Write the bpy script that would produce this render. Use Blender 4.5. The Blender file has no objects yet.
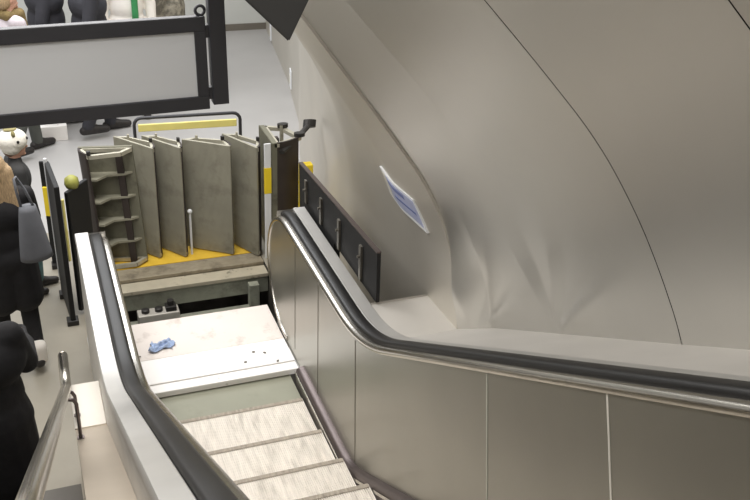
import bpy, bmesh, math, random
from mathutils import Vector, Matrix
random.seed(7)
sc = bpy.context.scene
COL = sc.collection
PI = math.pi

# ---------------------------------------------------------------- materials
def lin(c):
    return tuple(((v/255)/12.92 if v/255 <= .04045 else ((v/255+.055)/1.055)**2.4) for v in c) + (1,)

def mat(name, rgb, rough=.6, metal=0., var=.12, scale=6., bump=0., bscale=60., stretch=None, spec=.5, coat=0., aniso=0., rvar=0.):
    m = bpy.data.materials.new(name); m.use_nodes = True
    nt = m.node_tree; b = nt.nodes['Principled BSDF']
    b.inputs['Roughness'].default_value = rough
    b.inputs['Metallic'].default_value = metal
    b.inputs['Specular IOR Level'].default_value = spec
    b.inputs['Coat Weight'].default_value = coat
    tc = nt.nodes.new('ShaderNodeTexCoord'); mp = nt.nodes.new('ShaderNodeMapping')
    if stretch: mp.inputs['Scale'].default_value = stretch
    nt.links.new(tc.outputs['Object'], mp.inputs['Vector'])
    c = lin(rgb)
    if var > 0:
        n = nt.nodes.new('ShaderNodeTexNoise'); n.inputs['Scale'].default_value = scale
        n.inputs['Detail'].default_value = 5
        nt.links.new(mp.outputs['Vector'], n.inputs['Vector'])
        r = nt.nodes.new('ShaderNodeValToRGB')
        r.color_ramp.elements[0].position = .3; r.color_ramp.elements[1].position = .7
        r.color_ramp.elements[0].color = tuple(v*(1-var) for v in c[:3])+(1,)
        r.color_ramp.elements[1].color = tuple(min(1, v*(1+var)) for v in c[:3])+(1,)
        nt.links.new(n.outputs['Fac'], r.inputs['Fac'])
        nt.links.new(r.outputs['Color'], b.inputs['Base Color'])
        if rvar > 0:
            mr = nt.nodes.new('ShaderNodeMapRange')
            mr.inputs['To Min'].default_value = max(.02, rough-rvar); mr.inputs['To Max'].default_value = rough+rvar
            nt.links.new(n.outputs['Fac'], mr.inputs['Value']); nt.links.new(mr.outputs['Result'], b.inputs['Roughness'])
    else:
        b.inputs['Base Color'].default_value = c
    if bump > 0:
        n2 = nt.nodes.new('ShaderNodeTexNoise'); n2.inputs['Scale'].default_value = bscale
        n2.inputs['Detail'].default_value = 4
        nt.links.new(mp.outputs['Vector'], n2.inputs['Vector'])
        bp = nt.nodes.new('ShaderNodeBump'); bp.inputs['Strength'].default_value = bump; bp.inputs['Distance'].default_value = .01
        nt.links.new(n2.outputs['Fac'], bp.inputs['Height']); nt.links.new(bp.outputs['Normal'], b.inputs['Normal'])
    return m

def stain(m, rgb, scale, lo, hi, strength=1., stretch=None):
    """dirt / scuffs with a shape of their own, mixed over the base colour"""
    nt = m.node_tree; b = nt.nodes['Principled BSDF']
    tc = nt.nodes.new('ShaderNodeTexCoord'); mp = nt.nodes.new('ShaderNodeMapping')
    if stretch: mp.inputs['Scale'].default_value = stretch
    n = nt.nodes.new('ShaderNodeTexNoise'); n.inputs['Scale'].default_value = scale; n.inputs['Detail'].default_value = 6
    n.inputs['Roughness'].default_value = .65
    nt.links.new(tc.outputs['Object'], mp.inputs['Vector']); nt.links.new(mp.outputs['Vector'], n.inputs['Vector'])
    mr = nt.nodes.new('ShaderNodeMapRange'); mr.inputs['From Min'].default_value = lo; mr.inputs['From Max'].default_value = hi
    mr.inputs['To Max'].default_value = strength
    nt.links.new(n.outputs['Fac'], mr.inputs['Value'])
    mx = nt.nodes.new('ShaderNodeMix'); mx.data_type = 'RGBA'
    nt.links.new(mr.outputs['Result'], mx.inputs['Factor'])
    src = b.inputs['Base Color']
    if src.is_linked: nt.links.new(src.links[0].from_socket, mx.inputs['A'])
    else: mx.inputs['A'].default_value = src.default_value
    mx.inputs['B'].default_value = lin(rgb)
    nt.links.new(mx.outputs['Result'], b.inputs['Base Color'])
    return m

M = {}
M['steel_wall'] = mat('brushed steel cladding', (202,200,195), .38, .9, .04, 1.3, .03, 5, rvar=.04)
M['steel_wall_far'] = mat('satin steel passage cladding', (204,199,189), .5, .6, .05, 1.5)
M['steel_panel'] = mat('brushed balustrade steel', (172,170,162), .36, .92, .07, 1.6, rvar=.05)
M['steel_bright'] = mat('polished steel trim', (188,184,176), .24, 1., .05, 8)
M['steel_deck'] = mat('satin steel deck', (198,196,192), .45, .7, .05, 4)
M['steel_ledge'] = mat('satin steel ledge', (204,200,194), .5, .4, .04, 3)
M['rubber'] = mat('black handrail rubber', (24,23,23), .42, 0, .2, 9)
M['dark_trim'] = mat('dark bronze skirt trim', (104,94,92), .35, .7, .1, 6)
M['skirt'] = mat('skirt steel', (120,114,108), .4, .7, .1, 5)
M['hall_panel'] = mat('dark grey side wall panels', (104,99,92), .55, .1, .08, 3)
M['rail_steel'] = mat('polished tube steel', (206,200,188), .24, 1., .05, 6)
M['gap'] = mat('dark gap', (30,28,26), .8, 0, .1)
M['step_nose_shade'] = mat('dark tread edge shade', (160,150,136), .7, 0, .3, 22, stretch=(6,1,1))
M['step_shadow_side'] = mat('dark riser shade', (58,50,46), .65, .1, .2, 6)  # dark tone puts the shade of the gaps between steps into the riser
M['joint'] = mat('bright panel joint', (225,222,212), .45, .3, .03)
M['joint_mid'] = mat('faint panel joint', (196,198,186), .5, .2, .03)
M['joint_dark'] = mat('dim panel joint', (120,114,104), .5, .4, .05)
M['tread'] = stain(mat('worn aluminium treads', (226,219,209), .6, .1, .1, 5, stretch=(14,1.2,1)), (150,140,126), 3.2, .5, .75, .6, (6,1.2,1))
M['blank'] = stain(mat('greenish plain sheet', (148,148,132), .6, .1, .05, 4), (118,118,104), 5, .55, .8, .4)
M['board'] = stain(mat('white painted board', (246,243,240), .55, 0, .02, 5), (150,140,130), 9, .66, .74, .8)
M['board_pink'] = stain(mat('scuffed off-white board', (228,219,212), .6, 0, .03, 4), (170,156,146), 7, .56, .75, .6)
M['glove'] = mat('pale blue cloth', (160,178,210), .8, 0, .25, 40, .4, 60)
M['floor'] = stain(mat('speckled station floor', (152,146,133), .45, 0, .06, 4), (128,121,108), 2.2, .5, .8, .3)
M['floor_far'] = mat('pale grey hall floor', (174,172,170), .4, 0, .04, 2)
M['wall_back'] = mat('grey hall wall', (196,197,192), .7, 0, .03, 2)
M['pit'] = stain(mat('oily pit steel', (84,80,74), .6, .2, .3, 6), (34,31,29), 5, .45, .7, .8)
M['pit_frame'] = stain(mat('dusty grey machine frame', (152,154,140), .6, .2, .15, 7), (88,84,76), 6, .5, .7, .7)
M['comb'] = stain(mat('worn brown landing plate', (160,150,130), .5, .3, .12, 9, stretch=(2,8,8)), (82,74,62), 6, .5, .7, .7)
M['comb_light'] = stain(mat('chipped pale edge strip', (186,178,158), .55, .2, .08, 10), (90,82,72), 8, .58, .68, .9)
M['yellow'] = stain(mat('yellow floor plate', (222,182,58), .6, 0, .06, 5), (150,128,70), 6, .6, .75, .5)
M['yellow_paint'] = mat('pale yellow paint', (236,224,136), .5, 0, .05, 8)
M['yellow_bright'] = mat('bright yellow tape', (244,214,46), .5, 0, .04, 8)
M['step_metal'] = stain(mat('grimy cast step metal', (164,161,146), .6, .2, .10, 4), (104,100,86), 4.5, .5, .78, .7)
M['step_dark'] = stain(mat('grimy step underside', (120,118,102), .6, .2, .15, 5), (66,64,54), 5, .5, .72, .8)
M['step_mid'] = mat('grimy step ribs', (150,147,130), .6, .2, .12, 6)
M['step_edge'] = mat('bare step rim', (186,182,166), .45, .45, .12, 9)
M['lamp_green'] = mat('dull yellow green lens', (150,150,74), .5, 0, .25, 25)
M['roller'] = mat('black roller', (38,36,34), .5, 0, .1)
M['black_panel'] = stain(mat('black coated panel', (18,17,17), .7, .0, .25, 6), (70,66,62), 7, .64, .76, .5)
M['bracket'] = mat('rusty grey bracket', (112,108,100), .5, .5, .25, 18)
M['black_frame'] = mat('charcoal powder coat', (58,58,62), .5, .1, .08, 6)
M['sign_grey'] = mat('grey sign back', (226,228,230), .6, .0, .02, 1.2)
M['dark_sign'] = mat('dark grey housing', (78,78,78), .55, .1, .06, 3)
M['barrier_black'] = mat('black barrier board', (15,15,16), .65, 0, .15, 6)
M['white_plastic'] = mat('white plastic', (228,230,232), .5, 0, .03, 6)
M['blue_sign'] = mat('lavender blue sign face', (178,184,212), .3, .1, .12, 7)
M['sign_ink'] = mat('sign marking', (110,122,172), .4, 0, .1, 9)
M['box_metal'] = mat('pale machine casing', (190,186,178), .5, .3, .12, 12)
M['dark_knob'] = mat('dark fitting', (44,42,40), .5, .2, .1)
M['stair'] = mat('dark stone stair', (92,88,82), .6, 0, .1, 7)
M['plinth'] = mat('beige steel plinth', (196,184,168), .42, .6, .05, 3)
M['plinth_sheen'] = mat('pale plinth sheen', (204,198,188), .5, .4, .04, 3)
M['skin'] = mat('skin', (214,166,144), .55, 0, .06, 9)
M['black_cloth'] = mat('black coat cloth', (22,21,24), .85, 0, .3, 14, .3, 30)
M['black_trouser'] = mat('black trouser cloth', (27,26,28), .85, 0, .25, 12, .3, 26)
M['navy_cloth'] = mat('dark charcoal suit cloth', (48,48,54), .85, 0, .15, 10, .3, 25)
M['blond'] = mat('blond hair', (176,150,116), .5, 0, .35, 30, .6, 45, stretch=(6,6,1))
M['brown_hair'] = mat('brown hair', (112,78,58), .5, 0, .3, 30, .5, 45, stretch=(5,5,1))
M['white_knit'] = mat('white knit', (240,236,226), .9, 0, .05, 20, .4, 60)
M['knit_dark'] = mat('dark knit spot', (40,36,34), .9, 0, .1)
M['knit_olive'] = mat('olive knit patch', (142,134,92), .9, 0, .15, 20)
M['dark_jacket'] = mat('dark grey jacket cloth', (52,52,52), .85, 0, .2, 12, .3, 25)
M['teal_denim'] = mat('washed teal denim', (92,122,124), .85, 0, .2, 12, .2, 40)
M['boot'] = mat('dark leather', (36,32,31), .45, 0, .2, 12)
M['bag_grey'] = mat('slate grey bag fabric', (104,106,112), .75, 0, .1, 6, .2, 20)
M['white_cloth'] = mat('white cloth', (236,230,222), .85, 0, .04, 8)
M['green_cloth'] = mat('green stripe', (58,140,84), .8, 0, .08, 8)
M['pink_cloth'] = mat('pale pinkish cloth', (208,182,172), .85, 0, .2, 9)
M['olive_scarf'] = mat('olive brown scarf', (122,104,66), .9, 0, .3, 16)
M['lilac_cloth'] = mat('pale lilac cloth', (200,190,196), .85, 0, .08, 9)
m = M['camo'] = stain(mat('mottled grey jacket cloth', (140,134,120), .85, 0, .35, 9), (92,88,78), 8, .45, .55, .9)
M['paper'] = mat('white paper bag', (238,234,230), .7, 0, .03, 5)
M['grey_trouser'] = mat('grey green trousers', (80,82,78), .85, 0, .15, 9)

# ---------------------------------------------------------------- mesh helpers
def link(o, parent=None):
    COL.objects.link(o)
    if parent: o.parent = parent
    return o
def obj(name, bm, m, parent=None, smooth=False):
    me = bpy.data.meshes.new(name)
    bmesh.ops.recalc_face_normals(bm, faces=bm.faces)
    bm.to_mesh(me); bm.free()
    for k in (m if isinstance(m, (list, tuple)) else [m]): me.materials.append(k)
    if smooth:
        for p in me.polygons: p.use_smooth = True
    return link(bpy.data.objects.new(name, me), parent)
def sharp(o, ang=35):
    me = o.data
    for p in me.polygons: p.use_smooth = True
    me.set_sharp_from_angle(angle=math.radians(ang)); return o
def thing(name, label, cat, loc=(0,0,0), rotz=0, group=None):
    o = bpy.data.objects.new(name, None); o.empty_display_size = .1
    o.location = loc; o.rotation_euler = (0,0,rotz); COL.objects.link(o)
    return tag(o, label, cat, group)
def tag(o, label, cat, group=None):
    o['label'] = label; o['category'] = cat
    if group: o['group'] = group
    return o
def struct(name, bm, m, smooth=False):
    o = obj(name, bm, m, None, smooth); o['kind'] = 'structure'; return o

def box(bm, x0, x1, y0, y1, z0, z1, bev=0.):
    r = bmesh.ops.create_cube(bm, size=1)
    bmesh.ops.scale(bm, vec=(x1-x0, y1-y0, z1-z0), verts=r['verts'])
    bmesh.ops.translate(bm, vec=((x0+x1)/2, (y0+y1)/2, (z0+z1)/2), verts=r['verts'])
    if bev > 0:
        es = list({e for v in r['verts'] for e in v.link_edges})
        bmesh.ops.bevel(bm, geom=es, offset=bev, segments=2, affect='EDGES', profile=.5)
def BX(*a, **k):
    bm = bmesh.new(); box(bm, *a, **k); return bm
def tube(bm, pts, r, n=12, cap=True):
    pts = [Vector(p) for p in pts]
    rs = r if isinstance(r, (list, tuple)) else [r]*len(pts)
    rings = []; up = None
    for i, p in enumerate(pts):
        if i == 0: t = pts[1]-pts[0]
        elif i == len(pts)-1: t = pts[-1]-pts[-2]
        else: t = (pts[i+1]-p).normalized()+(p-pts[i-1]).normalized()
        t.normalize()
        if up is None: up = Vector((0,0,1)) if abs(t.z) < .9 else Vector((1,0,0))
        a = t.cross(up).normalized(); b = a.cross(t).normalized(); up = b
        rings.append([bm.verts.new(p+(a*math.cos(2*PI*k/n)+b*math.sin(2*PI*k/n))*rs[i]) for k in range(n)])
    for A, B in zip(rings, rings[1:]):
        for k in range(n): bm.faces.new((A[k], A[(k+1)%n], B[(k+1)%n], B[k]))
    if cap: bm.faces.new(rings[0][::-1]); bm.faces.new(rings[-1])
def TB(pts, r, n=12):
    bm = bmesh.new(); tube(bm, pts, r, n); return bm
def bar(bm, p0, p1, w, h, up=(0,0,1)):
    p0 = Vector(p0); p1 = Vector(p1); t = (p1-p0).normalized(); u = Vector(up)
    a = t.cross(u).normalized(); b = a.cross(t).normalized()
    vs = [[bm.verts.new(p+a*sx*w/2+b*sy*h/2) for sx, sy in ((-1,-1),(1,-1),(1,1),(-1,1))] for p in (p0, p1)]
    for k in range(4): bm.faces.new((vs[0][k], vs[0][(k+1)%4], vs[1][(k+1)%4], vs[1][k]))
    bm.faces.new(vs[0][::-1]); bm.faces.new(vs[1])
def prism(bm, poly, z0, z1):
    a = [bm.verts.new((x, y, z0)) for x, y in poly]; b = [bm.verts.new((x, y, z1)) for x, y in poly]
    n = len(poly)
    for k in range(n): bm.faces.new((a[k], a[(k+1)%n], b[(k+1)%n], b[k]))
    bm.faces.new(a[::-1]); bm.faces.new(b)
def quad(bm, *pts):
    return bm.faces.new([bm.verts.new(p) for p in pts])
def slab(bm, pts, thick):
    """flat polygon given real thickness along its normal"""
    pts = [Vector(p) for p in pts]
    n = (pts[1]-pts[0]).cross(pts[-1]-pts[0]).normalized()*thick
    a = [bm.verts.new(p) for p in pts]; b = [bm.verts.new(p+n) for p in pts]
    k = len(pts)
    for i in range(k): bm.faces.new((a[i], a[(i+1)%k], b[(i+1)%k], b[i]))
    bm.faces.new(a[::-1]); bm.faces.new(b)

# ---------------------------------------------------------------- the incline
SL = .590; SLW = math.tan(math.radians(30)); YK = 3.79
def ramp(y, hw=.32):
    d = YK-y
    if d <= -hw: return 0.
    if d >= hw: return SL*d
    return SL*(d+hw)**2/(4*hw)
YS = [-4, -3, -2]+[-1.2+.3*i for i in range(14)]+[3.2+.06*i for i in range(22)]+[4.7, 4.95, 5.1]
NC, NZ, NR = 5.25, .51, .47           # newel centre and handrail radius
def path(off=0., hw=.32, end=-100):
    """handrail line (y, z, normal) from the top of the incline round the lower newel"""
    P = []
    for y in YS:
        e = 1e-3; s = (ramp(y+e, hw)-ramp(y-e, hw))/(2*e); n = Vector((0, -s, 1)).normalized()
        P.append((Vector((0, y, NZ+NR+ramp(y, hw)))+n*off, n))
    k = 0
    for a in range(90, end-1, -10):
        r = math.radians(a); n = Vector((0, math.cos(r), math.sin(r)))
        P.append((Vector((0, NC, NZ))+n*(NR+off), n))
    return P
def sweep(bm, prof, P, closed=True, cap=True):
    """prof: list of (x, n) lateral / normal offsets"""
    rings = [[bm.verts.new(p+Vector((x, 0, 0))+n*o) for x, o in prof] for p, n in P]
    k = len(prof)
    for A, B in zip(rings, rings[1:]):
        for i in range(k if closed else k-1): bm.faces.new((A[i], A[(i+1)%k], B[(i+1)%k], B[i]))
    if cap and closed: bm.faces.new(rings[0][::-1]); bm.faces.new(rings[-1])

esc = thing('escalator', 'stopped steel escalator with black handrails and its lower steps taken out', 'escalator', (.903, 4.6, 0))
def eo(name, bm, m, parent=esc, smooth=False):      # part built in world coordinates
    o = obj(name, bm, m, parent, smooth)
    if parent is esc: o.data.transform(Matrix.Translation(-Vector((.903, 4.6, 0))))
    else: o.data.transform(Matrix.Translation(-Vector((.903, 4.6, 0))))
    return o
XC = .903
for side in (-1, 1):
    SL = .566 if side == -1 else .590
    X = lambda d: XC+side*d
    def panel_faces(bm, x, top=-.035):
        prev = None
        for y in YS+[NC]:
            t = bm.verts.new((x, y, NZ+NR+top+ramp(y))); b = bm.verts.new((x, y, .08+ramp(y, .12) if y < 4.9 else .04))
            mid = bm.verts.new((x, y, NZ+ramp(y)))
            if prev:
                bm.faces.new((prev[0], t, mid, prev[1])); bm.faces.new((prev[1], mid, b, prev[2]))
            prev = (t, mid, b)
        c = prev[1]; last = prev[0]
        for a in range(80, -91, -10):
            r = math.radians(a); v = bm.verts.new((x, NC+math.cos(r)*(NR+top), NZ+math.sin(r)*(NR+top)))
            bm.faces.new((last, v, c)); last = v
    bm = bmesh.new(); panel_faces(bm, X(.56))
    bal = eo('balustrade', bm, M['steel_panel'])
    if side == 1: bal['label'] = 'right-hand brushed steel balustrade panel'
    else: bal['label'] = 'left-hand steel balustrade'
    # outer face
    bm = bmesh.new(); prev = None
    for y in YS+[NC, NC+.2]:
        t = bm.verts.new((X(.742), y, .945+ramp(y))); b = bm.verts.new((X(.742), y, -.02+ramp(y) if side == 1 else -.05))
        if prev: bm.faces.new((prev[0], t, b, prev[1]))
        prev = (t, b)
    quad(bm, (X(.742), NC+.2, .945), (X(.56), NC+.2, .945), (X(.56), NC+.2, 0), (X(.742), NC+.2, 0))
    eo('outer_panel', bm, M['steel_deck'], bal)
    # inner bullnose deck
    bm = bmesh.new()
    pr = [(X(.549), -.036), (X(.547), -.046), (X(.552), -.058), (X(.560), -.062), (X(.575), -.062), (X(.590), -.06), (X(.590), -.024), (X(.570), -.022), (X(.556), -.026)]
    sweep(bm, pr, path()); sharp(eo('inner_deck', bm, M['steel_bright'], bal), 40)
    # outer flat deck, ends bluntly by the newel
    bm = bmesh.new(); P = [q for q in path() if q[0].y < 5.12]
    P.append((Vector((0, NC+.17, NZ+NR)), Vector((0, 0, 1))))
    pr = [(X(.664), -.05), (X(.664), -.016), (X(.668), -.012), (X(.742), -.012), (X(.747), -.018), (X(.747), -.05)]
    sweep(bm, pr, P); sharp(eo('outer_deck', bm, M['steel_deck'], bal), 40)
    # skirt trim + skirt
    bm = bmesh.new()
    TY = [y for y in YS if y < 4.75]+[4.8]
    TP = []
    for y in TY:
        e = 1e-3; s = (ramp(y+e, .12)-ramp(y-e, .12))/(2*e)
        TP.append((Vector((0, y, .1+ramp(y, .12))), Vector((0, -s, 1)).normalized()))
    sweep(bm, [(X(.56), .02), (X(.535), .018), (X(.512), .0), (X(.505), -.02), (X(.505), -.05), (X(.56), -.05)], TP)
    sharp(eo('skirt_trim', bm, M['dark_trim'], bal), 40)
    bm = bmesh.new()
    sweep(bm, [(X(.503), -.012), (X(.500), -.012), (X(.500), -.03), (X(.503), -.03)], TP)
    eo('skirt_bead', bm, M['steel_bright'], bal)
    bm = bmesh.new(); prev = None
    for y in TY:
        t = bm.verts.new((X(.508), y, .07+ramp(y, .12))); b = bm.verts.new((X(.508), y, -.5+ramp(y, .12)))
        if prev: bm.faces.new((prev[0], t, b, prev[1]))
        prev = (t, b)
    eo('skirt_panel', bm, M['skirt'], bal)
    # vertical panel joints
    if side == 1:
        for ya, za, yb, zb, key, wd in ((5.01, .90, 5.0, .12, 'joint_dark', .005), (4.52, .90, 4.49, .12, 'joint_dark', .005), (3.86, .93, 3.785, .15, 'joint_dark', .007), (2.467, 1.70, 2.33, 1.10, 'joint_mid', .007), (1.782, 2.112, 1.56, 1.5, 'joint', .009)):
            bm = bmesh.new(); bar(bm, (X(.560), ya, za), (X(.560), yb, zb), wd, .004, (1, 0, 0))
            eo('panel_joint', bm, M[key], bal)
    # handrail
    bm = bmesh.new()
    pr = [(X(.588), -.034), (X(.585), -.018), (X(.590), -.004), (X(.602), .002), (X(.646), .002), (X(.657), -.004), (X(.662), -.018), (X(.660), -.034), (X(.645), -.036), (X(.605), -.036)]
    sweep(bm, pr, path()); h = sharp(eo('handrail', bm, M['rubber']), 50)
    h['label'] = 'right black rubber handrail' if side == 1 else 'left black rubber handrail'

# remaining steps of the incline: ridged treads with curved risers
def step_bm(yn, z, ridged=True):
    bm = bmesh.new(); x0, x1 = .408, 1.398
    yb = yn-.405
    if ridged:
        n = 84; pr = []
        for i in range(n):
            xa = x0+(x1-x0)*i/n; w = (x1-x0)/n
            pr += [(xa, -.006), (xa+w*.45, -.006), (xa+w*.45, 0), (xa+w, 0)]
    else: pr = [(x0, 0), (x1, 0)]
    A = [bm.verts.new((x, yn, z+d)) for x, d in pr]; B = [bm.verts.new((x, yb, z+d)) for x, d in pr]
    for i in range(len(pr)-1): bm.faces.new((A[i], A[i+1], B[i+1], B[i]))
    prev = None                                          # curved riser below the nosing
    for k in range(7):
        a = k/6; y = yn-.10*a*a; zz = z-.012-.23*a
        v = [bm.verts.new((x0, y, zz)), bm.verts.new((x1, y, zz))]
        if prev: bm.faces.new((prev[0], prev[1], v[1], v[0]))
        prev = v
    return bm
nos = 4.61
for i in range(20):
    yn = nos-.4*i; yc = yn-.2
    z = ramp(yc+.05, .9)
    st = eo('step', step_bm(yn, z), M['tread'])
    bm = bmesh.new(); box(bm, .41, 1.396, yn-.026, yn+.003, z-.03, z+.0035, .002); eo('nosing_shade', bm, M['step_nose_shade'], st)  # dark strip stands in for the gap shadow past each tread
s = eo('step', step_bm(4.955, -.004, False), M['blank']); s['label'] = 'plain greenish last step without grooves'

# ---------------------------------------------------------------- white cover board
bd = thing('cover_board', 'white scuffed board laid over the gap above the last escalator steps', 'board', (.92, 5.3, 0))
def local(o, root): o.data.transform(Matrix.Translation(-Vector(root.location))); return o
def part(name, bm, m, root, smooth=False): return local(obj(name, bm, m, root, smooth), root)
p_ = part('panel', BX(.352, 1.456, 4.975, 5.25, .002, .052, bev=.004), M['board'], bd)
p_ = part('panel', BX(.352, 1.456, 5.254, 5.715, .002, .050, bev=.004), M['board_pink'], bd); p_['label'] = 'duller far half of the board'
part('front_strip', BX(.352, 1.456, 4.885, 4.971, .002, .045, bev=.005), M['board'], bd)
# crumpled cloth on the board
bm = bmesh.new(); bmesh.ops.create_grid(bm, x_segments=22, y_segments=14, size=.5)
for v in bm.verts:
    x, y = v.co.x, v.co.y
    rr = 1+.14*math.sin(5*math.atan2(y, x)+.6)
    z = .012+.016*math.sin(17*x+3*y)*math.cos(13*y-4*x)+.012*math.sin(31*x*y+9*y)
    ed = max(abs(x), abs(y))
    v.co = (x*.15*rr, y*.10*rr+.03*math.sin(6*x), max(.002, z*(1.15-1.6*ed*ed)))
g = obj('cloth', bm, M['glove'], None, True); g.location = (.635, 5.385, .052); g.rotation_euler[2] = -.25
sm = g.modifiers.new('thick', 'SOLIDIFY'); sm.thickness = .004; sm.offset = 1
tag(g, 'crumpled pale blue cloth lying on the white board', 'cloth')
for (x, y, a, n_) in ((1.13, 5.04, .4, 0), (1.28, 5.11, -.5, 1), (1.34, 4.99, .9, 2), (1.21, 5.14, 0, 3), (.47, 5.30, .2, 4)):
    bm = bmesh.new(); bmesh.ops.create_icosphere(bm, subdivisions=2, radius=.008)
    for v in bm.verts: v.co = (v.co.x*(1.2+.5*random.random()), v.co.y*(.7+.4*random.random()), v.co.z*.5)
    o = obj('debris_chip', bm, M['bracket']); o.location = (x, y, .057); o.rotation_euler[2] = a
    tag(o, ['small dark chip near the middle of the white board front', 'small dark chip at the right of the white board, farther from its front edge',
            'dark chip closest to the right front corner of the white board', 'dark chip left of the two chips at the right of the white board',
            'lone dark chip at the left edge of the white board beside the blue cloth'][n_], 'debris', 'chips on the white board')

# ---------------------------------------------------------------- floor, pit
bm = bmesh.new()
def fl(x0, x1, y0, y1): quad(bm, (x0, y0, 0), (x1, y0, 0), (x1, y1, 0), (x0, y1, 0))
fl(-4, .165, 3.0, 7.4); fl(.165, .32, 5.72, 7.4); fl(1.62, 3.0, 3.0, 7.4); fl(.32, 1.62, 6.58, 7.4)
struct('floor', bm, M['floor'])
bm = bmesh.new(); quad(bm, (-6, 7.4, 0), (4.5, 7.4, 0), (4.5, 13.3, 0), (-6, 13.3, 0)); struct('floor_hall', bm, M['floor_far'])
bm = bmesh.new()
quad(bm, (.32, 4.9, -.75), (1.62, 4.9, -.75), (1.62, 6.6, -.75), (.32, 6.6, -.75))
quad(bm, (.32, 5.7, 0), (.32, 6.58, 0), (.32, 6.58, -.75), (.32, 5.7, -.75))
quad(bm, (1.62, 5.7, 0), (1.62, 6.58, 0), (1.62, 6.58, -.75), (1.62, 5.7, -.75))
quad(bm, (.32, 6.57, 0), (1.62, 6.57, 0), (1.62, 6.57, -.75), (.32, 6.57, -.75))
quad(bm, (.32, 4.9, 0), (1.62, 4.9, 0), (1.62, 4.9, -.75), (.32, 4.9, -.75))
struct('floor_pit', bm, M['pit'])
cp = thing('landing_plate', 'worn brown metal threshold plate along the far edge of the open pit', 'plate', (.97, 6.45, 0))
part('top_plate', BX(.325, 1.615, 6.43, 6.585, -.03, .006, bev=.004), M['comb'], cp)
q = part('edge_strip', BX(.325, 1.615, 6.285, 6.422, -.055, -.022, bev=.004), M['comb_light'], cp); q['label'] = 'chipped pale edge strip'
part('support_beam', BX(.325, 1.615, 6.30, 6.34, -.20, -.056, bev=.003), M['pit_frame'], cp)
fr = thing('machine_frame', 'dusty grey steel frame inside the open pit', 'frame', (1.0, 6.2, -.75))
bm = bmesh.new(); box(bm, 1.44, 1.52, 6.2, 6.27, -.75, -.07, .004); part('post', bm, M['pit_frame'], fr)
bm = bmesh.new(); box(bm, .40, .47, 6.2, 6.27, -.75, -.07, .004); part('post', bm, M['pit_frame'], fr)
part('cross_rail', BX(.40, 1.52, 6.21, 6.26, -.33, -.27, bev=.004), M['pit_frame'], fr)
part('cross_rail', BX(.40, 1.52, 6.02, 6.06, -.42, -.38, bev=.004), M['pit_frame'], fr)
q = part('tray', BX(.92, 1.42, 5.92, 6.18, -.36, -.335, bev=.004), M['pit_frame'], fr)
q = part('tray', BX(.42, .9, 5.95, 6.185, -.36, -.336, bev=.004), M['pit_frame'], fr)
cb = thing('junction_box', 'pale metal box with dark knobs standing in the open pit', 'box', (.72, 6.15, -.335))
part('casing', BX(.56, .87, 6.09, 6.20, -.335, -.135, bev=.008), M['box_metal'], cb)
for x in (.64, .74): part('knob', TB([(x-.02, 6.145, -.136), (x-.02, 6.145, -.11), (x-.02, 6.145, -.105)], [.03, .03, .02], 16), M['dark_knob'], cb)
bm = bmesh.new(); box(bm, .77, .85, 6.105, 6.185, -.136, -.095, .006); tube(bm, [(.81, 6.145, -.10), (.81, 6.145, -.055)], .025, 14); part('switch', bm, M['dark_knob'], cb)
yp = obj('floor_plate', BX(.36, 1.64, 6.60, 7.14, 0, .008, bev=.002), M['yellow']); tag(yp, 'yellow plate on the landing floor beneath the removed steps', 'plate')

# ---------------------------------------------------------------- cladding on the right
PH = [(0, 2.122), (.3, 2.055), (.517, 1.985), (.76, 1.875), (1.052, 1.672), (1.376, 1.432), (1.678, 1.21), (1.9, 1.03), (2.1, .83)]
def prof(h):
    if h <= 0: return PH[0][1]
    for (a, b), (c, d) in zip(PH, PH[1:]):
        if h <= c: return b+(d-b)*(h-a)/(c-a)
    return PH[-1][1]
def sprof(h):                                        # lightly smoothed
    return sum(prof(h+k*.05) if h+k*.05 > 0 else prof(0)-.22*(h+k*.05)*.0 for k in (-2, -1, 0, 1, 2))/5
C30, S30 = math.cos(PI/6), .5
def dcone(s, q, s0, amp, rays, rad=.36):
    """crumple of the sheet radiating from a pinched point on its lower edge: ridges (+) and folds (-) at given angles"""
    ds, dq = s-s0, q+.03; r = math.hypot(ds, dq)
    a = math.degrees(math.atan2(dq, ds)); v = 0
    for ang, wd, k in rays: v += k*max(0., 1-abs(a-ang)/wd)
    return amp*r*math.exp(-(r/rad)**2)*v
def clad(s, q):
    x = sprof(q)
    x -= .10*max(0., 1-max(0, s-.268*q)/.22)*math.exp(-(q/.36)**2)
    x += dcone(s, q, .10, .18, ((18, 10, -.9), (52, 18, .6), (100, 30, -.6))) + dcone(s, q, .86, .18, ((22, 10, -1.), (50, 14, .35), (88, 22, .5)), .36)
    y = 3.77-s*C30+q*S30; z = .98+s*S30+q*C30
    return (x, y, z)
bm = bmesh.new()
cuts = [None, .85, 1.775, 2.70, 3.6, 4.5, 5.4, 8, 12]
for i in range(len(cuts)-1):
    ns = 60 if i < 2 else 14; nq = 80 if i < 2 else 46
    rows = []
    for b in range(nq+1):
        q = -.06+2.11*b/nq
        s0 = .268*q if cuts[i] is None else cuts[i]+(.0028 if i > 1 else 0); s1 = cuts[i+1]-(.0028 if i else 0)
        rows.append([])
        for a in range(ns+1):
            u = a/ns; s_ = s0+(s1-s0)*u
            x, y, z = clad(s_, q)
            bul = .010*math.sin(PI*u)*(1 if i > 1 else 0) + (.03*u**1.2*min(1, max(0, q-.5)/.6) if i == 0 else .03*(1-u)**1.5*min(1, max(0, q-.5)/.6) if i == 1 else 0)
            rows[-1].append(bm.verts.new((x+bul, y, z)))
    for A, B in zip(rows, rows[1:]):
        for a in range(ns): bm.faces.new((A[a], A[a+1], B[a+1], B[a]))
inc = struct('wall_incline', bm, M['steel_wall'], True)
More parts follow.
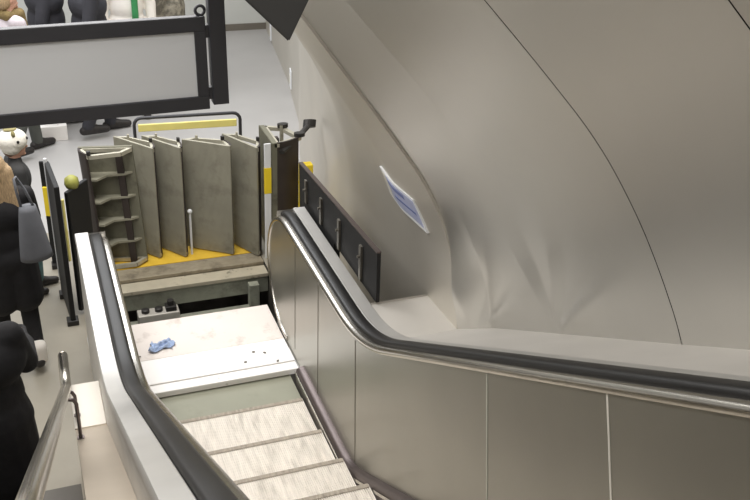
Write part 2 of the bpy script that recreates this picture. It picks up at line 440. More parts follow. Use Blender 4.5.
# dark backing seen through the seams
bm = bmesh.new(); rows = []
for b in range(24):
    q = -.06+2.11*b/23
    rows.append([bm.verts.new((sprof(q)+.07, 3.77-s_*C30+q*S30, .98+s_*S30+q*C30)) for s_ in (1.3, 1.775, 2.2, 3.4, 12)])
for A, B in zip(rows, rows[1:]):
    for a in range(4): bm.faces.new((A[a], A[a+1], B[a+1], B[a]))
struct('trim_2', bm, M['gap'])
# the rest of the tunnel: crown and left-hand cladding over the stairs
ROOF = [(2.05, None), (2.25, .60), (2.42, .25), (2.52, -.1), (2.55, -.35), (2.52, -.6), (2.42, -.95), (2.25, -1.30), (2.05, -1.58)]
def tunnel(name, pts, m):
    bm = bmesh.new(); rows = []
    for q, x in pts:
        x = sprof(q) if x is None else x
        rows.append([bm.verts.new((x, 3.77-s_*C30+q*S30, .98+s_*S30+q*C30)) for s_ in (.268*q, 1.2, 2.2, 3.4, 4.5, 5.4, 8, 12)])
    for A, B in zip(rows, rows[1:]):
        for a in range(7): bm.faces.new((A[a], A[a+1], B[a+1], B[a]))
    return struct(name, bm, m, True)
tunnel('ceiling', ROOF, M['steel_wall'])
tunnel('wall_left', [(2.05-.1*k, -.7-sprof(2.05-.1*k)) for k in range(21)]+[(-1.2, -2.83), (-2.2, -2.83)], M['hall_panel'])
def lerp_tab(t, y):
    if y <= t[0][0]: return t[0][1]
    for (a, b), (c, d) in zip(t, t[1:]):
        if y <= c: return b+(d-b)*(y-a)/(c-a)
    return t[-1][1]
BASE = [(3.77, 2.0), (4.3, 2.0), (5.5, 2.02), (6.5, 2.16), (7.5, 2.32), (8.4, 2.5), (9.4, 2.78), (10.8, 3.05), (13.4, 3.42)]
WGT = [(3.77, 1), (5, .9), (6.5, .6), (8, .25), (9.5, 0)]
def wallx(y, z):
    h = max(0, z-.98)
    off = (sprof(h)-sprof(0))
    x0 = lerp_tab(BASE, y)
    v = x0+off*lerp_tab(WGT, y); yc = 3.77+.268*h
    return v+(clad(.268*h, h)[0]-v)*max(0., 1-(y-yc)/.4) if y >= yc else v
bm = bmesh.new(); rows = []
for b in range(61):
    z = 3.0*b/60; h = max(0, z-.98); y0 = 3.77+.268*h
    lip = .016*min(1, max(0, h-.35)/.3)
    rows.append([bm.verts.new((wallx(y0, z)+.01, y0, z))]+[bm.verts.new((wallx(y, z)-lip*max(0, 1-(y-y0)/.5), y, z)) for y in [y0+(13.3-y0)*(a/69)**1.3 for a in range(70)]])
for A, B in zip(rows, rows[1:]):
    for a in range(70): bm.faces.new((A[a], A[a+1], B[a+1], B[a]))
sharp(struct('wall_right', bm, M['steel_wall_far'], True), 40)
# ledge between handrail deck and cladding
bm = bmesh.new(); prev = None
for y in [-4, 0, 1, 2, 3, 3.4, 3.6, 3.7, 3.77, 3.84, 3.95, 4.14]:
    z = .955+SLW*max(0, 3.77-y)
    v = [bm.verts.new((1.652, y, z)), bm.verts.new((2.35 if y < 3.77 else 2.2, y, z)), bm.verts.new((1.652, y, z-.9))]
    if prev:
        bm.faces.new((prev[0], prev[1], v[1], v[0])); bm.faces.new((prev[0], v[0], v[2], prev[2]))
    prev = v
quad(bm, (1.652, 4.14, .965), (2.16, 4.14, .965), (2.16, 4.14, 0), (1.652, 4.14, 0))
sharp(struct('trim_1', bm, M['steel_ledge']), 20)
# back wall of the hall
bm = bmesh.new(); box(bm, -6, 4.6, 13.2, 13.35, 0, 3.2); struct('wall_back', bm, M['wall_back'])
bm = bmesh.new(); box(bm, -6, 4.5, 13.17, 13.2, 0, .09); struct('baseboard_back', bm, M['joint_dark'])

# blue sign on the cladding
def on_wall(y, z, d=0.): return Vector((wallx(y, z)-d, y, z))
ws = thing('wall_sign', 'lavender blue sign with pale rim on the curved steel wall above the ledge', 'sign', (1.75, 4.2, 1.6))
W4 = [(4.505, 1.632), (4.475, 1.468), (4.065, 1.405), (4.15, 1.575)]       # (y, z) of the four corners on the wall
def sign_patch(bm, u0, u1, v0, v1, d0, d1, n=8):
    def pt(u, v, d):
        y = (W4[0][0]*(1-u)+W4[3][0]*u)*(1-v)+(W4[1][0]*(1-u)+W4[2][0]*u)*v
        z = (W4[0][1]*(1-u)+W4[3][1]*u)*(1-v)+(W4[1][1]*(1-u)+W4[2][1]*u)*v
        return on_wall(y, z, d)
    F = [[[bm.verts.new(pt(u0+(u1-u0)*i/n, v0+(v1-v0)*j/3, d)) for i in range(n+1)] for j in range(4)] for d in (d0, d1)]
    for L in F:
        for j in range(3):
            for i in range(n): bm.faces.new((L[j][i], L[j][i+1], L[j+1][i+1], L[j+1][i]))
    A, B = F
    for i in range(n):
        bm.faces.new((A[0][i], A[0][i+1], B[0][i+1], B[0][i])); bm.faces.new((A[3][i], A[3][i+1], B[3][i+1], B[3][i]))
    for j in range(3):
        bm.faces.new((A[j][0], A[j+1][0], B[j+1][0], B[j][0])); bm.faces.new((A[j][n], A[j+1][n], B[j+1][n], B[j][n]))
bm = bmesh.new(); sign_patch(bm, 0, 1, 0, 1, .002, .016); part('rim', bm, M['white_plastic'], ws)
bm = bmesh.new(); sign_patch(bm, .22, .975, .07, .86, .012, .019); part('face', bm, M['blue_sign'], ws)
bm = bmesh.new(); sign_patch(bm, .05, .19, .12, .86, .012, .018); part('end_patch', bm, M['joint'], ws)
bm = bmesh.new(); sign_patch(bm, .26, .72, .16, .30, .015, .0205); sign_patch(bm, .40, .90, .5, .58, .015, .0205); part('marking', bm, M['sign_ink'], ws)
# small pale tags low on the far passage wall
for k, (y, z, w, lab) in enumerate(((10.3, .20, .16, 'small white plate low on the passage wall, nearer of two'), (12.5, .14, .12, 'small white plate low on the passage wall near the far end'))):
    x = wallx(y, z); x2 = wallx(y+.5, z); ang = math.atan2(x2-x, .5)
    t = thing('wall_tag', lab, 'plate', (x-.012, y, z), -ang, 'plates on the passage wall')
    obj('plate', BX(-.008, .008, -w/2, w/2, -.11, .11, bev=.004), M['white_plastic'], t)
    obj('lens', BX(-.014, -.008, -w/4, w/4, -.05, .05, bev=.002), M['joint'], t)

# ---------------------------------------------------------------- black panel leaning behind the right handrail
bp = thing('black_panel', 'black panel with four upright brackets standing behind the right handrail', 'panel', (1.69, 4.9, .3))
A0, B0 = Vector((1.672, 4.13, 0)), Vector((1.665, 5.62, 0))
def onp(u, z, d=0.): 
    p = A0.lerp(B0, u); return Vector((p.x-d+.02*(1.3-z), p.y, z))
bm = bmesh.new(); slab(bm, [onp(0, .968), onp(1, .968), onp(1, 1.20), onp(0, 1.285)], -.022 if False else .022); o = part('sheet', bm, M['black_panel'], bp)
bm = bmesh.new(); slab(bm, [onp(.5, .2), onp(1, .2), onp(1, .97), onp(.5, .97)], .04); part('lower_sheet', bm, M['black_panel'], bp)
bm = bmesh.new(); bar(bm, onp(0, 1.289, -.01), onp(1, 1.204, -.01), .028, .008); part('edge_trim', bm, M['dark_trim'], bp)
for u in (.16, .42, .66, .88):
    bm = bmesh.new(); top = 1.225-.085*u
    bar(bm, onp(u, .985, .008), onp(u, top, .008), .032, .014, (1, 0, 0)); part('bracket', bm, M['bracket'], bp)
    bm = bmesh.new(); tube(bm, [onp(u, top-.07, .005), onp(u, top-.07, .03)], .009, 8); part('bolt', bm, M['bracket'], bp)

# ---------------------------------------------------------------- removed escalator steps standing on end
def removed_step(name, label, loc, rot, mirror=False, key='step_metal', inside='step_dark', ribs=True, top=.965, rolls=False, tilted=False):
    t = thing(name, label, 'escalator step', loc, rot, 'removed escalator steps standing on the landing')
    sx = -1 if mirror else 1
    def P(u, v): return (u*sx, v)
    H0, H1 = .02, top
    bm = bmesh.new()                                     # tread plate with fine cleats on its outer face
    poly = [P(0, .03)]; n = 40
    for i in range(n):
        u = .4*i/n; w = .4/n
        poly += [P(u, 0), P(u+w*.5, 0), P(u+w*.5, .006), P(u+w, .006)]
    poly += [P(.4, .03)]
    prism(bm, poly, H0, H1); obj('tread_plate', bm, M[key], t)
    arc = [(.4-.05*(k/8)**1.8*1.6, .03+.13*k/8) for k in range(9)]
    bm = bmesh.new(); prism(bm, [P(*a) for a in arc]+[P(a[0]-.018, a[1]) for a in arc[::-1]], H0, H1)
    sharp(obj('riser_plate', bm, M['step_shadow_side'], t), 40)
    for z in (H0+.02, H1-.022):
        bm = bmesh.new()
        for a_, b_ in (((.0, .03), (.4, .03)), ((.39, .03), (.29, .17)), ((.29, .17), (.07, .12)), ((.07, .12), (.01, .03))):
            bar(bm, P(*a_)+(z,), P(*b_)+(z,), .026, .03)
        obj('side_frame', bm, M['step_edge'], t)
    if ribs:
        for z in (.22, .41, .60, .79):
            bm = bmesh.new(); prism(bm, [P(.02, .03), P(.385, .03), P(.30, .165), P(.26, .17), P(.20, .09), P(.07, .07)], z-.008, z+.008)
            obj('rib', bm, M[inside], t)
        bm = bmesh.new(); u_ = .10 if tilted else .21
        bar(bm, P(u_, .06)+(H0,), P(u_, .06)+(H1-.03,), .02, .05, (1, 0, 0)); obj('spine', bm, M['step_shadow_side'], t)
    bm = bmesh.new(); tube(bm, [P(.09, .11)+(0.,), P(.09, .11)+(H1+.02,)], .011, 10); (obj('axle', bm, M['step_edge'], t) if not tilted else bm.free())
    for (u, v) in (((.07, .12), (.29, .17)) if rolls else ((.29, .17),)):
        bm = bmesh.new(); tube(bm, [P(u, v)+(H1-.005,), P(u, v)+(H1+.025,)], .03 if rolls else .016, 16); obj('roller', bm, M['roller'], t)
    return t
D = math.radians
removed_step('removed_step', 'removed escalator step showing its ribbed underside, leftmost of the row', (.735, 6.70, 0), D(163), key='step_dark', inside='step_mid', top=1.0, tilted=True)
COL.objects['removed_step'].rotation_euler = (0, D(3), D(163))
f = removed_step('removed_step', 'removed escalator step just right of the ribbed one, mostly hidden behind it', (.575, 7.0, 0), D(-52)); f.scale = (1, .62, 1)
f = removed_step('removed_step', 'removed escalator step, third from the left, left of the white lever', (.785, 6.97, 0), D(-54)); f.scale = (1, .62, 1)
f = removed_step('removed_step', 'removed escalator step with the widest plate facing forward, right of the white lever', (1.07, 6.815, 0), D(-35)); f.scale = (1, .7, 1)
f = removed_step('removed_step', 'removed escalator step with narrow turned plate, directly left of the white edge strip', (1.395, 6.86, 0), D(-62)); f.scale = (1, .7, 1)
f = removed_step('removed_step', 'removed escalator step at the right end showing dark inside and white edge strip', (1.70, 6.88, 0), D(-90), key='step_dark', top=1.0, rolls=True)
f.scale = (1, 1.5, 1)
o = obj('edge_strip', BX(.385, .400, -.038, -.003, .0, 1.0, bev=.003), M['white_plastic'], f); o['label'] = 'white edge strip'
o = obj('yellow_marker', BX(.384, .402, -.039, -.002, .58, .80, bev=.001), M['yellow_bright'], f); o['label'] = 'yellow mark on the white edge'
bm = bmesh.new(); tube(bm, [(.42, .05, .93), (.30, .14, .96), (.06, .27, .99)], .018, 10); tube(bm, [(.06, .27, .97), (.03, .28, 1.02)], .036, 14)
o = obj('strut', bm, M['dark_knob'], f)
lv = thing('lever', 'small white lever standing between two removed steps', 'lever', (1.085, 6.70, 0))
part('rod', TB([(1.085, 6.70, .0), (1.085, 6.70, .38)], .009, 10), M['white_plastic'], lv)
bm = bmesh.new(); bmesh.ops.create_uvsphere(bm, u_segments=14, v_segments=8, radius=.02); bmesh.ops.translate(bm, vec=(1.085, 6.70, .395), verts=bm.verts)
part('knob', bm, M['white_plastic'], lv, True)

# ---------------------------------------------------------------- folding barriers
rb = thing('safety_barrier', 'yellow board barrier with dark tube frame behind the removed steps', 'barrier', (1.2, 7.26, 0), -.07)
L = .43
pts = [(-L, 0, .05), (-L, 0, .93)]+[(-L+.06-.06*math.cos(a), 0, .93+.06*math.sin(a)) for a in (.4, .8, 1.2, PI/2)]+[(L-.06+.06*math.sin(a), 0, .93+.06*math.cos(a)) for a in (0, .4, .8, 1.2, PI/2)]+[(L, 0, .05)]
obj('tube_frame', TB(pts, .014, 10), M['black_frame'], rb, True)
obj('yellow_board', BX(-L+.03, L-.03, -.012, .012, .875, .935, bev=.004), M['yellow_paint'], rb)
obj('yellow_board', BX(-L+.03, L-.03, -.010, .010, .30, .42, bev=.004), M['yellow_paint'], rb)
for x in (-L, L): obj('foot', BX(x-.02, x+.02, -.2, .2, 0, .05, bev=.006), M['roller'], rb)
lb = thing('folding_barrier', 'black folding barrier with yellow edges standing left of the left handrail end', 'barrier', (.12, 6.05, 0))
def board(name, p, q, z0, z1, th, key, root, bev=.006):
    p = Vector(p); q = Vector(q); d = (q-p); Lh = d.length; bm = bmesh.new()
    box(bm, 0, Lh, -th/2, th/2, z0, z1, bev)
    bm.transform(Matrix.Translation((p.x, p.y, 0)) @ Matrix.Rotation(math.atan2(d.y, d.x), 4, 'Z'))
    return part(name, bm, M[key], root)
board('board', (.095, 5.90), (.060, 6.34), .04, 1.08, .035, 'barrier_black', lb)
board('board', (.150, 6.02), (.30, 6.22), .04, .98, .03, 'barrier_black', lb)
board('edge_strip', (.118, 5.93), (.128, 5.95), .50, .97, .014, 'yellow_paint', lb, .003)
board('edge_strip', (.045, 6.40), (.055, 6.42), .1, 1.08, .02, 'white_plastic', lb, .003)
board('reflector', (.01, 6.78), (.075, 6.755), .46, .70, .02, 'yellow_bright', lb, .003)
board('board', (.01, 6.80), (.075, 6.78), .04, .9, .02, 'barrier_black', lb, .003)
bm = bmesh.new(); tube(bm, [(.20, 6.11, .975), (.20, 6.11, 1.0), (.20, 6.11, 1.04), (.20, 6.11, 1.06)], [.04, .05, .045, .02], 16); o = part('warning_lamp', bm, M['lamp_green'], lb, True)
o['label'] = 'dull yellow-green warning lamp'
for (x, y) in ((.09, 5.93), (.065, 6.32), (.29, 6.21), (.04, 6.79)): part('foot', BX(x-.04, x+.04, y-.04, y+.04, 0, .04, bev=.006), M['roller'], lb)
yb = thing('floor_marker', 'small yellow block standing against the wall past the black panel', 'marker', (1.98, 6.5, 0))
part('block', BX(1.93, 2.03, 6.45, 6.53, 0.05, .80, bev=.006), M['yellow_bright'], yb)
part('base', BX(1.91, 2.04, 6.42, 6.56, 0, .05, bev=.006), M['roller'], yb)

# ---------------------------------------------------------------- hanging signs
hs = thing('hanging_sign', 'grey-backed hanging sign in a charcoal frame with a thick side post', 'sign', (.1, 4.0, 2.24))
SX0, SX1, Z0, Z1 = -1.1, .782, 2.235, 2.655
ROT = Matrix.Translation((.78, 4.0, 2.25)) @ Matrix.Rotation(D(-1.0), 4, 'Y') @ Matrix.Translation((-.8, -4.0, -2.24))
def sp(name, bm, m, **k): bm.transform(ROT); return part(name, bm, m, hs, **k)
sp('back_panel', BX(SX0+.05, SX1-.05, 3.99, 4.01, Z0+.05, Z1-.05), M['sign_grey'])
bm = bmesh.new()
box(bm, SX0, SX1, 3.98, 4.02, Z0, Z0+.062, .004); box(bm, SX0, SX1, 3.98, 4.02, Z1-.066, Z1, .004)
box(bm, SX1-.05, SX1, 3.98, 4.02, Z0+.062, Z1-.066, .003); box(bm, SX0, SX0+.05, 3.98, 4.02, Z0+.062, Z1-.066, .003)
sp('frame', bm, M['black_frame'])
sp('side_post', BX(.797, .868, 3.97, 4.03, 2.255, 3.7, bev=.004), M['black_frame'])
for z_ in (2.28, 2.56): sp('hinge', BX(.78, .80, 3.985, 4.015, z_, z_+.055), M['black_frame'])
bm = bmesh.new()
tube(bm, [(.765+.02*math.cos(a*PI/8), 4.0, Z1+.022+.02*math.sin(a*PI/8)) for a in range(17)], .007, 8); sp('ring', bm, M['black_frame'], smooth=True)
dk = thing('hanging_housing', 'dark grey pointed housing hanging at the top beside the steel wall', 'sign', (.9, 3.5, 2.7))
bm = bmesh.new(); bm2 = [(.977, 2.692), (1.16, 3.06), (1.02, 3.22), (.46, 3.20)]
a = [bm.verts.new((x, 3.44, z)) for x, z in bm2]; b = [bm.verts.new((x, 3.56, z)) for x, z in bm2]
for k in range(4): bm.faces.new((a[k], a[(k+1)%4], b[(k+1)%4], b[k]))
bm.faces.new(a[::-1]); bm.faces.new(b)
bmesh.ops.bevel(bm, geom=list(bm.edges), offset=.006, segments=2, affect='EDGES')
part('shell', bm, M['dark_sign'], dk); part('rod', TB([(.85, 3.5, 3.19), (.85, 3.5, 3.9)], .018, 10), M['black_frame'], dk)

# ---------------------------------------------------------------- left side: plinth, stairs, stair rail
bm = bmesh.new(); prev = None
for y in (-4, 0, 1, 2, 3, 3.6, 3.9, 3.96, 4.34):
    z = .60+SL*max(0, 3.96-y)
    v = [bm.verts.new((.006, y, z)), bm.verts.new((.160, y, z)), bm.verts.new((.006, y, -.0)), bm.verts.new((.160, y, 0))]
    if prev:
        bm.faces.new((prev[0], prev[1], v[1], v[0])); bm.faces.new((prev[0], v[0], v[2], prev[2]))
    prev = v
bm.faces.new((prev[0], prev[1], prev[3], prev[2]))
struct('trim_3', bm, M['plinth'])
o = struct('trim_4', BX(.003, .158, 3.965, 4.345, .598, .606, bev=.002), M['plinth_sheen'])  # pale sheet paints the light reflected off the level plinth top
bm = bmesh.new(); poly = [(4.05, 0)]; y, z = 4.05, 0
while y > -4.0:
    z += .167; poly.append((y, z)); y -= .289; poly.append((y, z))
poly.append((y, 0))
a = [bm.verts.new((-2.4, p, q)) for p, q in poly]; b = [bm.verts.new((-.004, p, q)) for p, q in poly]
n = len(poly)
for k in range(n): bm.faces.new((a[k], a[(k+1)%n], b[(k+1)%n], b[k]))
bm.faces.new(a); bm.faces.new(b[::-1])
struct('stairs', bm, M['stair'])
hr = thing('stair_handrail', 'round steel handrail sloping down beside the left plinth with a level lower end', 'handrail', (0, 4.2, .7))
A_, B_ = Vector((-.012, 4.20, .70)), Vector((-.108, 1.60, 2.30))
part('rail', TB([(-.008, 4.49, .705), (-.012, 4.26, .702), A_, A_.lerp(B_, .02), A_.lerp(B_, .5), B_, A_.lerp(B_, 1.4)], .027, 18), M['rail_steel'], hr, True)
part('end_cap', TB([(-.008, 4.488, .705), (-.008, 4.50, .705), (-.008, 4.505, .705)], [.0271, .025, .012], 18), M['rail_steel'], hr, True)
for u in (.05, .20):
    p = A_.lerp(B_, u); zt = .60+SL*max(0, 3.96-p.y)
    x1 = .024
    part('bracket', TB([(x1, p.y, zt-.002), (x1, p.y, p.z-.05), (x1-.01, p.y, p.z-.025), (p.x+.01, p.y, p.z-.012)], .009, 10), M['dark_trim'], hr, True)
    part('bracket_foot', TB([(x1, p.y, zt-.004), (x1, p.y, zt+.012)], .017, 14), M['dark_trim'], hr)

# ---------------------------------------------------------------- people
def blob(name, shapes, vox, m, parent, smooth_it=4):
    """a single continuous skin fused from tapered capsules and ellipsoids"""
    bm = bmesh.new()
    for s in shapes:
        if s[0] == 'c':
            p, q, r0, r1 = Vector(s[1]), Vector(s[2]), s[3], s[4]
            n = 7; d = (q-p); ln = max(1e-4, d.length); t = d/ln
            pts = [p-t*r0*math.cos(k*PI/2/4) for k in range(4)]+[p+d*k/n for k in range(n+1)]+[q+t*r1*math.sin(k*PI/2/4) for k in range(1, 5)]
            rs = [max(.0015, r0*math.sin(k*PI/2/4)) for k in range(4)]+[r0+(r1-r0)*k/n for k in range(n+1)]+[max(.0015, r1*math.cos(k*PI/2/4)) for k in range(1, 5)]
            tube(bm, pts, rs, 14)
        else:
            r = bmesh.ops.create_icosphere(bm, subdivisions=3, radius=1)
            mt = Matrix.Translation(Vector(s[1])) @ (s[3] if len(s) > 3 else Matrix.Identity(4)) @ Matrix.Diagonal((*s[2], 1))
            bmesh.ops.transform(bm, matrix=mt, verts=r['verts'])
    bmesh.ops.recalc_face_normals(bm, faces=bm.faces)
    me = bpy.data.meshes.new(name+'_src'); bm.to_mesh(me); bm.free()
    o = bpy.data.objects.new(name+'_src', me); COL.objects.link(o)
    rm = o.modifiers.new('r', 'REMESH'); rm.mode = 'VOXEL'; rm.voxel_size = vox
    sm = o.modifiers.new('s', 'SMOOTH'); sm.iterations = smooth_it; sm.factor = .5
    dg = bpy.context.evaluated_depsgraph_get(); me2 = bpy.data.meshes.new_from_object(o.evaluated_get(dg))
    bpy.data.objects.remove(o); bpy.data.meshes.remove(me)
    me2.name = name; me2.materials.clear(); me2.materials.append(m)
    for p in me2.polygons: p.use_smooth = True
    return link(bpy.data.objects.new(name, me2), parent)

def hand(wr, d, inward, s):
    """palm, four curled fingers of unequal length and a thumb leaving the side of the palm"""
    d = Vector(d).normalized(); wr = Vector(wr); inn = Vector(inward); inn = (inn-d*inn.dot(d)).normalized(); sd = d.cross(inn).normalized()
    S = [('c', wr-d*.02*s, wr+d*.03*s, .024*s, .026*s)]
    for k in range(4): S.append(('c', wr+d*.02*s+sd*(k-1.5)*.012*s, wr+d*.085*s+sd*(k-1.5)*.019*s, .014*s, .011*s))
    for k, L in enumerate((.062, .074, .068, .052)):
        b = wr+d*.088*s+sd*(k-1.5)*.020*s; m1 = b+(d*.85+inn*.35)*L*.5*s; e = m1+(d*.45+inn*.8)*L*.5*s
        S += [('c', b, m1, .0095*s, .0085*s), ('c', m1, e, .0085*s, .007*s)]
    b = wr+d*.03*s-sd*.028*s+inn*.008*s; m1 = b+(d*.6-sd*.5+inn*.45)*.036*s
    S += [('c', b, m1, .012*s, .0105*s), ('c', m1, m1+(d*.85+inn*.4)*.03*s, .010*s, .008*s)]
    return S

def person(label, loc, heading, h, top, legs, hair, stride=.0, arm=(.05, .05), coat=False, hairlen=0, shoe='boot', bulk=1., turn=0., bend=(.12, .12), group=None, hat=False, gloves=False):
    t = thing('person', label, 'person', loc, heading, group)
    s = h/1.75
    V = lambda x, y, z: Vector((x*s, y*s, z*s))
    hipz = .92
    J = {}
    for sd, sg in (('L', 1), ('R', -1)):
        x = -.095 if sd == 'L' else .095
        fw = stride*sg
        ank = V(x, fw*.62, .085 + (.05 if fw < -.15 else 0)); knee = V(x*1.02, fw*.33+(.05 if fw > 0 else .07), .49)
        J[sd] = (V(x, 0, hipz), knee, ank)
        a = arm[0] if sd == 'L' else arm[1]; bd_ = bend[0] if sd == 'L' else bend[1]
        xs = -.185 if sd == 'L' else .185
        sh = V(xs, 0, 1.42); el = V(xs*1.28, math.sin(a)*.29, 1.42-.29*math.cos(a)); wr = el+V(0, math.sin(a+bd_)*.26, -.26*math.cos(a+bd_))
        J['a'+sd] = (sh, el, wr)
    R = Matrix.Rotation(turn, 4, 'Z')
    hc = V(0, .02, 1.625)
    HR = Matrix.Translation(hc) @ R
    hp = lambda x, y, z: HR @ V(x, y, z)
    B = [('c', V(0, 0, 1.40), V(0, .012, 1.56), .058*s, .052*s),
         ('e', hc+V(0, -.004, .015), V(.078, .098, .108), R), ('e', hp(0, .018, -.055), V(.058, .072, .062), R),
         ('c', hp(0, .09, .012), hp(0, .112, -.022), .010*s, .015*s),
         ('c', hp(-.022, .088, -.055), hp(.022, .088, -.055), .0075*s, .0075*s), ('c', hp(0, .078, -.095), hp(0, .08, -.095), .022*s, .02*s),
         ('c', hp(-.05, .078, .034), hp(.05, .078, .034), .010*s, .010*s)]
    for x in (-.032, .032): B.append(('e', hp(x, .083, .012), V(.013, .011, .009), R))
    for x in (-.08, .08): B.append(('e', hp(x, -.005, 0), V(.010, .022, .034), R))
    B += [('e', V(0, 0, 1.30), V(.165*bulk, .105*bulk, .16)), ('e', V(0, 0, 1.10), V(.135*bulk, .095*bulk, .20)), ('e', V(0, -.01, .95), V(.155*bulk, .11*bulk, .12)),
          ('c', V(-.15, 0, 1.41), V(.15, 0, 1.41), .058*s, .058*s)]
    for sd in 'LR':
        a, k, n = J[sd]; B += [('c', a, k, .082*s, .055*s), ('c', k, n, .054*s, .036*s), ('c', n, n+V(0, .13, -.045), .036*s, .026*s), ('c', n, n+V(0, -.04, -.045), .034*s, .028*s)]
        a, k, n = J['a'+sd]; B += [('c', a, k, .046*s, .038*s), ('c', k, n, .037*s, .025*s)] + hand(n, n-k, V(1 if sd == 'L' else -1, .35, 0), s)
    blob('body', B, .0085, M['skin'], t)
    ex = .02*s
    T = [('e', V(0, 0, 1.30), V(.165*bulk+.025, .105*bulk+.03, .175)), ('e', V(0, 0, 1.10), V(.14*bulk+.025, .10*bulk+.03, .22)), ('c', V(-.15, 0, 1.41), V(.15, 0, 1.41), .078*s, .078*s),
         ('c', V(0, 0, 1.40), V(0, .006, 1.475), .078*s, .068*s), ('e', V(0, -.01, .96), V(.16*bulk+.025, .115*bulk+.03, .15))]
    if coat: T += [('c', V(-.06, -.01, .98), V(-.085, -.01, .62), .13*s*bulk, .125*s*bulk), ('c', V(.06, -.01, .98), V(.085, -.01, .62), .13*s*bulk, .125*s*bulk)]
    for sd in 'LR':
        a, k, n = J['a'+sd]; T += [('c', a, k, (.052+.014*bulk)*s, (.045+.012*bulk)*s), ('c', k, k.lerp(n, .9), (.045+.012*bulk)*s, (.034+.01*bulk)*s)]
    blob('coat' if coat else 'jacket', T, .011, M[top], t)
    Q = [('e', V(0, -.01, .93), V(.165*bulk, .12*bulk, .12))]
    for sd in 'LR':
        a, k, n = J[sd]; Q += [('c', a, k, .098*s, .07*s), ('c', k, n, .068*s, .060*s)]
    blob('trousers', Q, .011, M[legs], t)
    for sd in 'LR':
        a, k, n = J[sd]; zf = n-V(0, 0, .0)
        g0 = n.z-.085*s
        blob('shoe', [('c', n, n+V(0, 0, -.02), .056*s, .056*s), ('c', Vector((n.x, n.y-.045*s, g0+.044*s)), Vector((n.x, n.y+.06*s, g0+.052*s)), .044*s, .052*s),
                      ('c', Vector((n.x, n.y+.04*s, g0+.050*s)), Vector((n.x, n.y+.175*s, g0+.038*s)), .050*s, .038*s)], .009, M[shoe], t)
    if gloves:
        for sd in 'LR':
            a, k, n = J['a'+sd]; blob('glove', [('c', n.lerp(k, .2), n, .046*s, .04*s)]+hand(n, n-k, V(1 if sd == 'L' else -1, .35, 0), s*1.2), .0085, M['black_cloth'], t)
    # hair
    Hh = [('e', hc+V(0, -.018, .035), V(.090, .105, .103), R), ('e', hp(0, -.05, -.01), V(.085, .07, .10), R)]
    if hairlen:
        for x in (-.075, -.045, 0, .045, .075):
            Hh.append(('c', hp(x, -.045-.02*(.08-abs(x))/.08, 0), hp(x*1.45, -.085, -hairlen*(1-1.5*abs(x))), (.05*s), .044*s))
        for x in (-.085, .085): Hh.append(('c', hp(x, .0, .02), hp(x*1.5, .05, -hairlen*.85), .026*s, .03*s))
    blob('hair', Hh, .009, M[hair], t)
    if hat:
        o = blob('hat', [('e', hp(0, -.012, .055), V(.122, .142, .115), R), ('e', hp(0, -.03, .0), V(.112, .10, .09), R)], .008, M['white_knit'], t)
        for x in (-.085, .085): obj_ = blob('hat_ear', [('e', hp(x, -.01, .145), V(.032, .02, .034), R)], .006, M['knit_olive'], o)
        for x, y, z in ((-.05, .112, .075), (.05, .112, .075), (.115, .02, .07)): blob('hat_spot', [('e', hp(x, y, z), V(.017, .015, .017), R)], .004, M['knit_dark'], o)
        blob('hat_patch', [('e', hp(0, -.02, .168), V(.055, .065, .014), R)], .005, M['knit_olive'], o)
    return t, J, s
wm = person('woman-like figure in black coat with long blond hair standing with back to the stairs'.replace('woman-like figure', 'person'), (-.255, 5.52, 0), D(8), 1.50, 'black_cloth', 'black_trouser', 'blond', stride=.2, hairlen=.34, coat=True, bulk=1.1, arm=(.6, .5), bend=(.9, .9), gloves=True)
n_ = wm[1]['R'][2]; blob('sock', [('c', n_+Vector((0, 0, -.02)), n_+Vector((0, 0, .06)), .062, .062)], .008, M['white_cloth'], wm[0])
person('short person in white animal hat and dark grey jacket walking right past the barrier', (-.15, 6.45, 0), D(-80), 1.27, 'dark_jacket', 'teal_denim', 'brown_hair', stride=.12, hat=True)
person('person in black coat at the lower left edge on the stairs', (-.36, 3.44, .334), D(0), 1.50, 'black_cloth', 'black_trouser', 'brown_hair', stride=.10, coat=True, bulk=1.4, arm=(.5, .5), bend=(.9, .9), gloves=True)
person('person in dark charcoal suit next to the person with the green stripe', (.66, 9.55, 0), D(-80), 1.84, 'navy_cloth', 'navy_cloth', 'brown_hair', stride=.22, bulk=1.35, coat=True, arm=(.25, -.25))
person('person in dark charcoal coat at the left of the other dark suited walker', (.27, 9.85, 0), D(-85), 1.84, 'navy_cloth', 'navy_cloth', 'brown_hair', stride=.22, bulk=1.45, coat=True, arm=(.25, -.25))
person('person in pale coat with a green stripe right of the dark suited person', (1.10, 10.2, 0), D(180), 1.84, 'white_cloth', 'grey_trouser', 'brown_hair', stride=.2)
person('person in mottled grey jacket standing far right of the hall group', (1.60, 10.7, 0), D(70), 1.84, 'camo', 'grey_trouser', 'blond', stride=.15, bulk=1.35, coat=True)
person('person in pale lilac top with olive scarf at the left of the hall group', (-.08, 9.15, 0), D(-60), 1.66, 'lilac_cloth', 'grey_trouser', 'blond', stride=.3)
# green banner stripe and scarf are worn: children of their wearers
ppl = [o for o in COL.objects if o.name.startswith('person')]
def wearer(txt): return next(o for o in ppl if txt in o['label'])
o = blob('green_stripe', [('c', (-.07, .09, 1.53), (-.07, .135, 1.42), .035, .035), ('c', (-.07, .135, 1.42), (-.07, .145, 1.10), .035, .035), ('c', (-.07, .145, 1.10), (-.07, .12, .95), .035, .035)], .008, M['green_cloth'], wearer('coat with a green stripe'))
o = blob('scarf', [('c', (-.07, .05, 1.40), (.07, .05, 1.40), .05, .05), ('c', (.03, .10, 1.40), (.06, .13, 1.05), .05, .045), ('c', (-.07, -.04, 1.40), (.07, -.04, 1.40), .05, .05)], .01, M['olive_scarf'], wearer('olive scarf'))
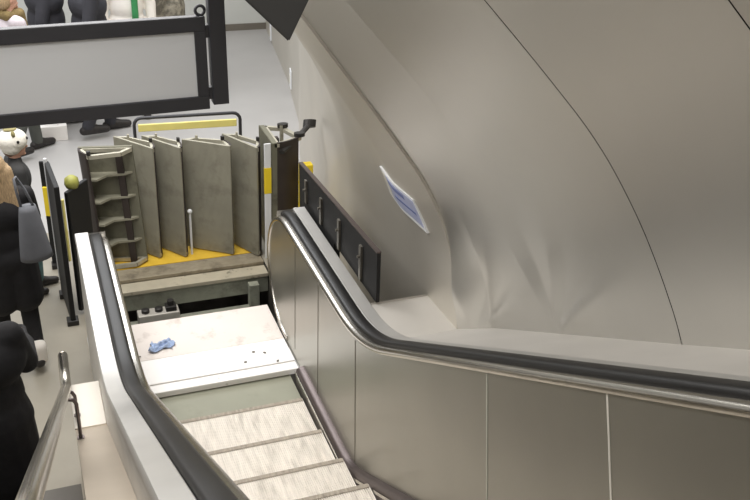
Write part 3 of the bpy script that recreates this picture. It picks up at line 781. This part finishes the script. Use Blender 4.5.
# bags
tb = thing('tote_bag', 'slate grey shoulder bag hanging beside the person in the black coat', 'bag', (-.09, 5.30, .93))
bm = bmesh.new()
N = 10; sec = []
for j in range(N+1):
    v = j/N; w = .07+.075*v**.8; th = .05+.045*math.sin(PI*min(1, v*1.1)*.5); z = .42-.46*v
    sec.append([bm.verts.new((w*math.cos(a)*1.0+.02*v, th*math.sin(a), z)) for a in [2*PI*k/20 for k in range(20)]])
for A, B in zip(sec, sec[1:]):
    for k in range(20): bm.faces.new((A[k], A[(k+1)%20], B[(k+1)%20], B[k]))
bm.faces.new(sec[0][::-1]); bm.faces.new(sec[-1])
tb.scale = (.68, .7, .76)
o = obj('bag_body', bm, M['bag_grey'], tb, True); o.rotation_euler[2] = .3
obj('strap', TB([(-.05, 0, .40), (-.07, -.01, .55), (-.075, -.02, .66), (-.06, .02, .66), (.0, .01, .55), (.05, 0, .41)], .012, 8), M['bag_grey'], tb, True)
hb = thing('holdall', 'black bag hanging low beside the person on the stairs', 'bag', (-.215, 3.02, .55))
o = blob('bag_body', [('e', (0, 0, .14), (.10, .19, .15)), ('c', (0, -.12, .08), (0, .12, .08), .09, .09)], .012, M['black_cloth'], hb)
obj('handle', TB([(0, -.1, .24), (0, -.08, .33), (0, 0, .37), (0, .08, .33), (0, .1, .24)], .012, 8), M['black_trouser'], hb, True)
pb = thing('paper_bag', 'white paper bag carried low in front of the walking figures in the hall', 'bag', (.19, 9.50, 0))
bm = bmesh.new(); box(bm, -.14, .14, -.04, .04, .0, .16, .006); obj('bag_body', bm, M['paper'], pb)
obj('handle', TB([(-.06, 0, .155), (-.05, 0, .22), (0, 0, .25), (.05, 0, .22), (.06, 0, .155)], .005, 6), M['paper'], pb)

# ---------------------------------------------------------------- light
w = bpy.data.worlds.new('World'); sc.world = w; w.use_nodes = True
bg = w.node_tree.nodes['Background']; bg.inputs['Color'].default_value = (1, .98, .95, 1); bg.inputs['Strength'].default_value = .5
def area(loc, size, sy, e, rot=(0,0,0), col=(1, .975, .94)):
    l = bpy.data.lights.new('overhead_light', 'AREA'); l.shape = 'RECTANGLE'; l.size = size; l.size_y = sy; l.energy = e; l.color = col
    o = bpy.data.objects.new('overhead_light', l); o.location = loc; o.rotation_euler = rot; COL.objects.link(o); return o
area((.5, 5.6, 4.0), 1.4, 1.0, 80)
area((.3, 9.5, 4.0), 3.5, 2.5, 170, col=(.95, .97, 1))
area((-1.5, 6.5, 4.0), 1.5, 2.5, 60)
for s_, e in ((1.0, 26), (2.6, 30), (4.3, 34)): area((-.35, 3.77-s_*C30+2.45*S30, .98+s_*S30+2.45*C30), .35, 1.2, e*1.35, (-math.radians(30), 0, 0))  # unseen lamp row, added to light the camera side of the incline
# ---------------------------------------------------------------- camera
cam = bpy.data.cameras.new('Camera'); cam.sensor_width = 36; cam.lens = 930/750*36; cam.clip_start = .02
co = bpy.data.objects.new('Camera', cam); COL.objects.link(co)
Rm = Matrix(((.93595129, .12944007, -.32747589), (-.34921297, .46064525, -.81600016), (.04522709, .87809522, .47634367)))
co.matrix_world = Matrix.Translation((0, 0, 3.72)) @ Rm.to_4x4()
sc.camera = co
vs = sc.view_settings; vs.view_transform = 'Standard'; vs.look = 'None'; vs.gamma = 1; vs.use_curve_mapping = False; vs.exposure = .14
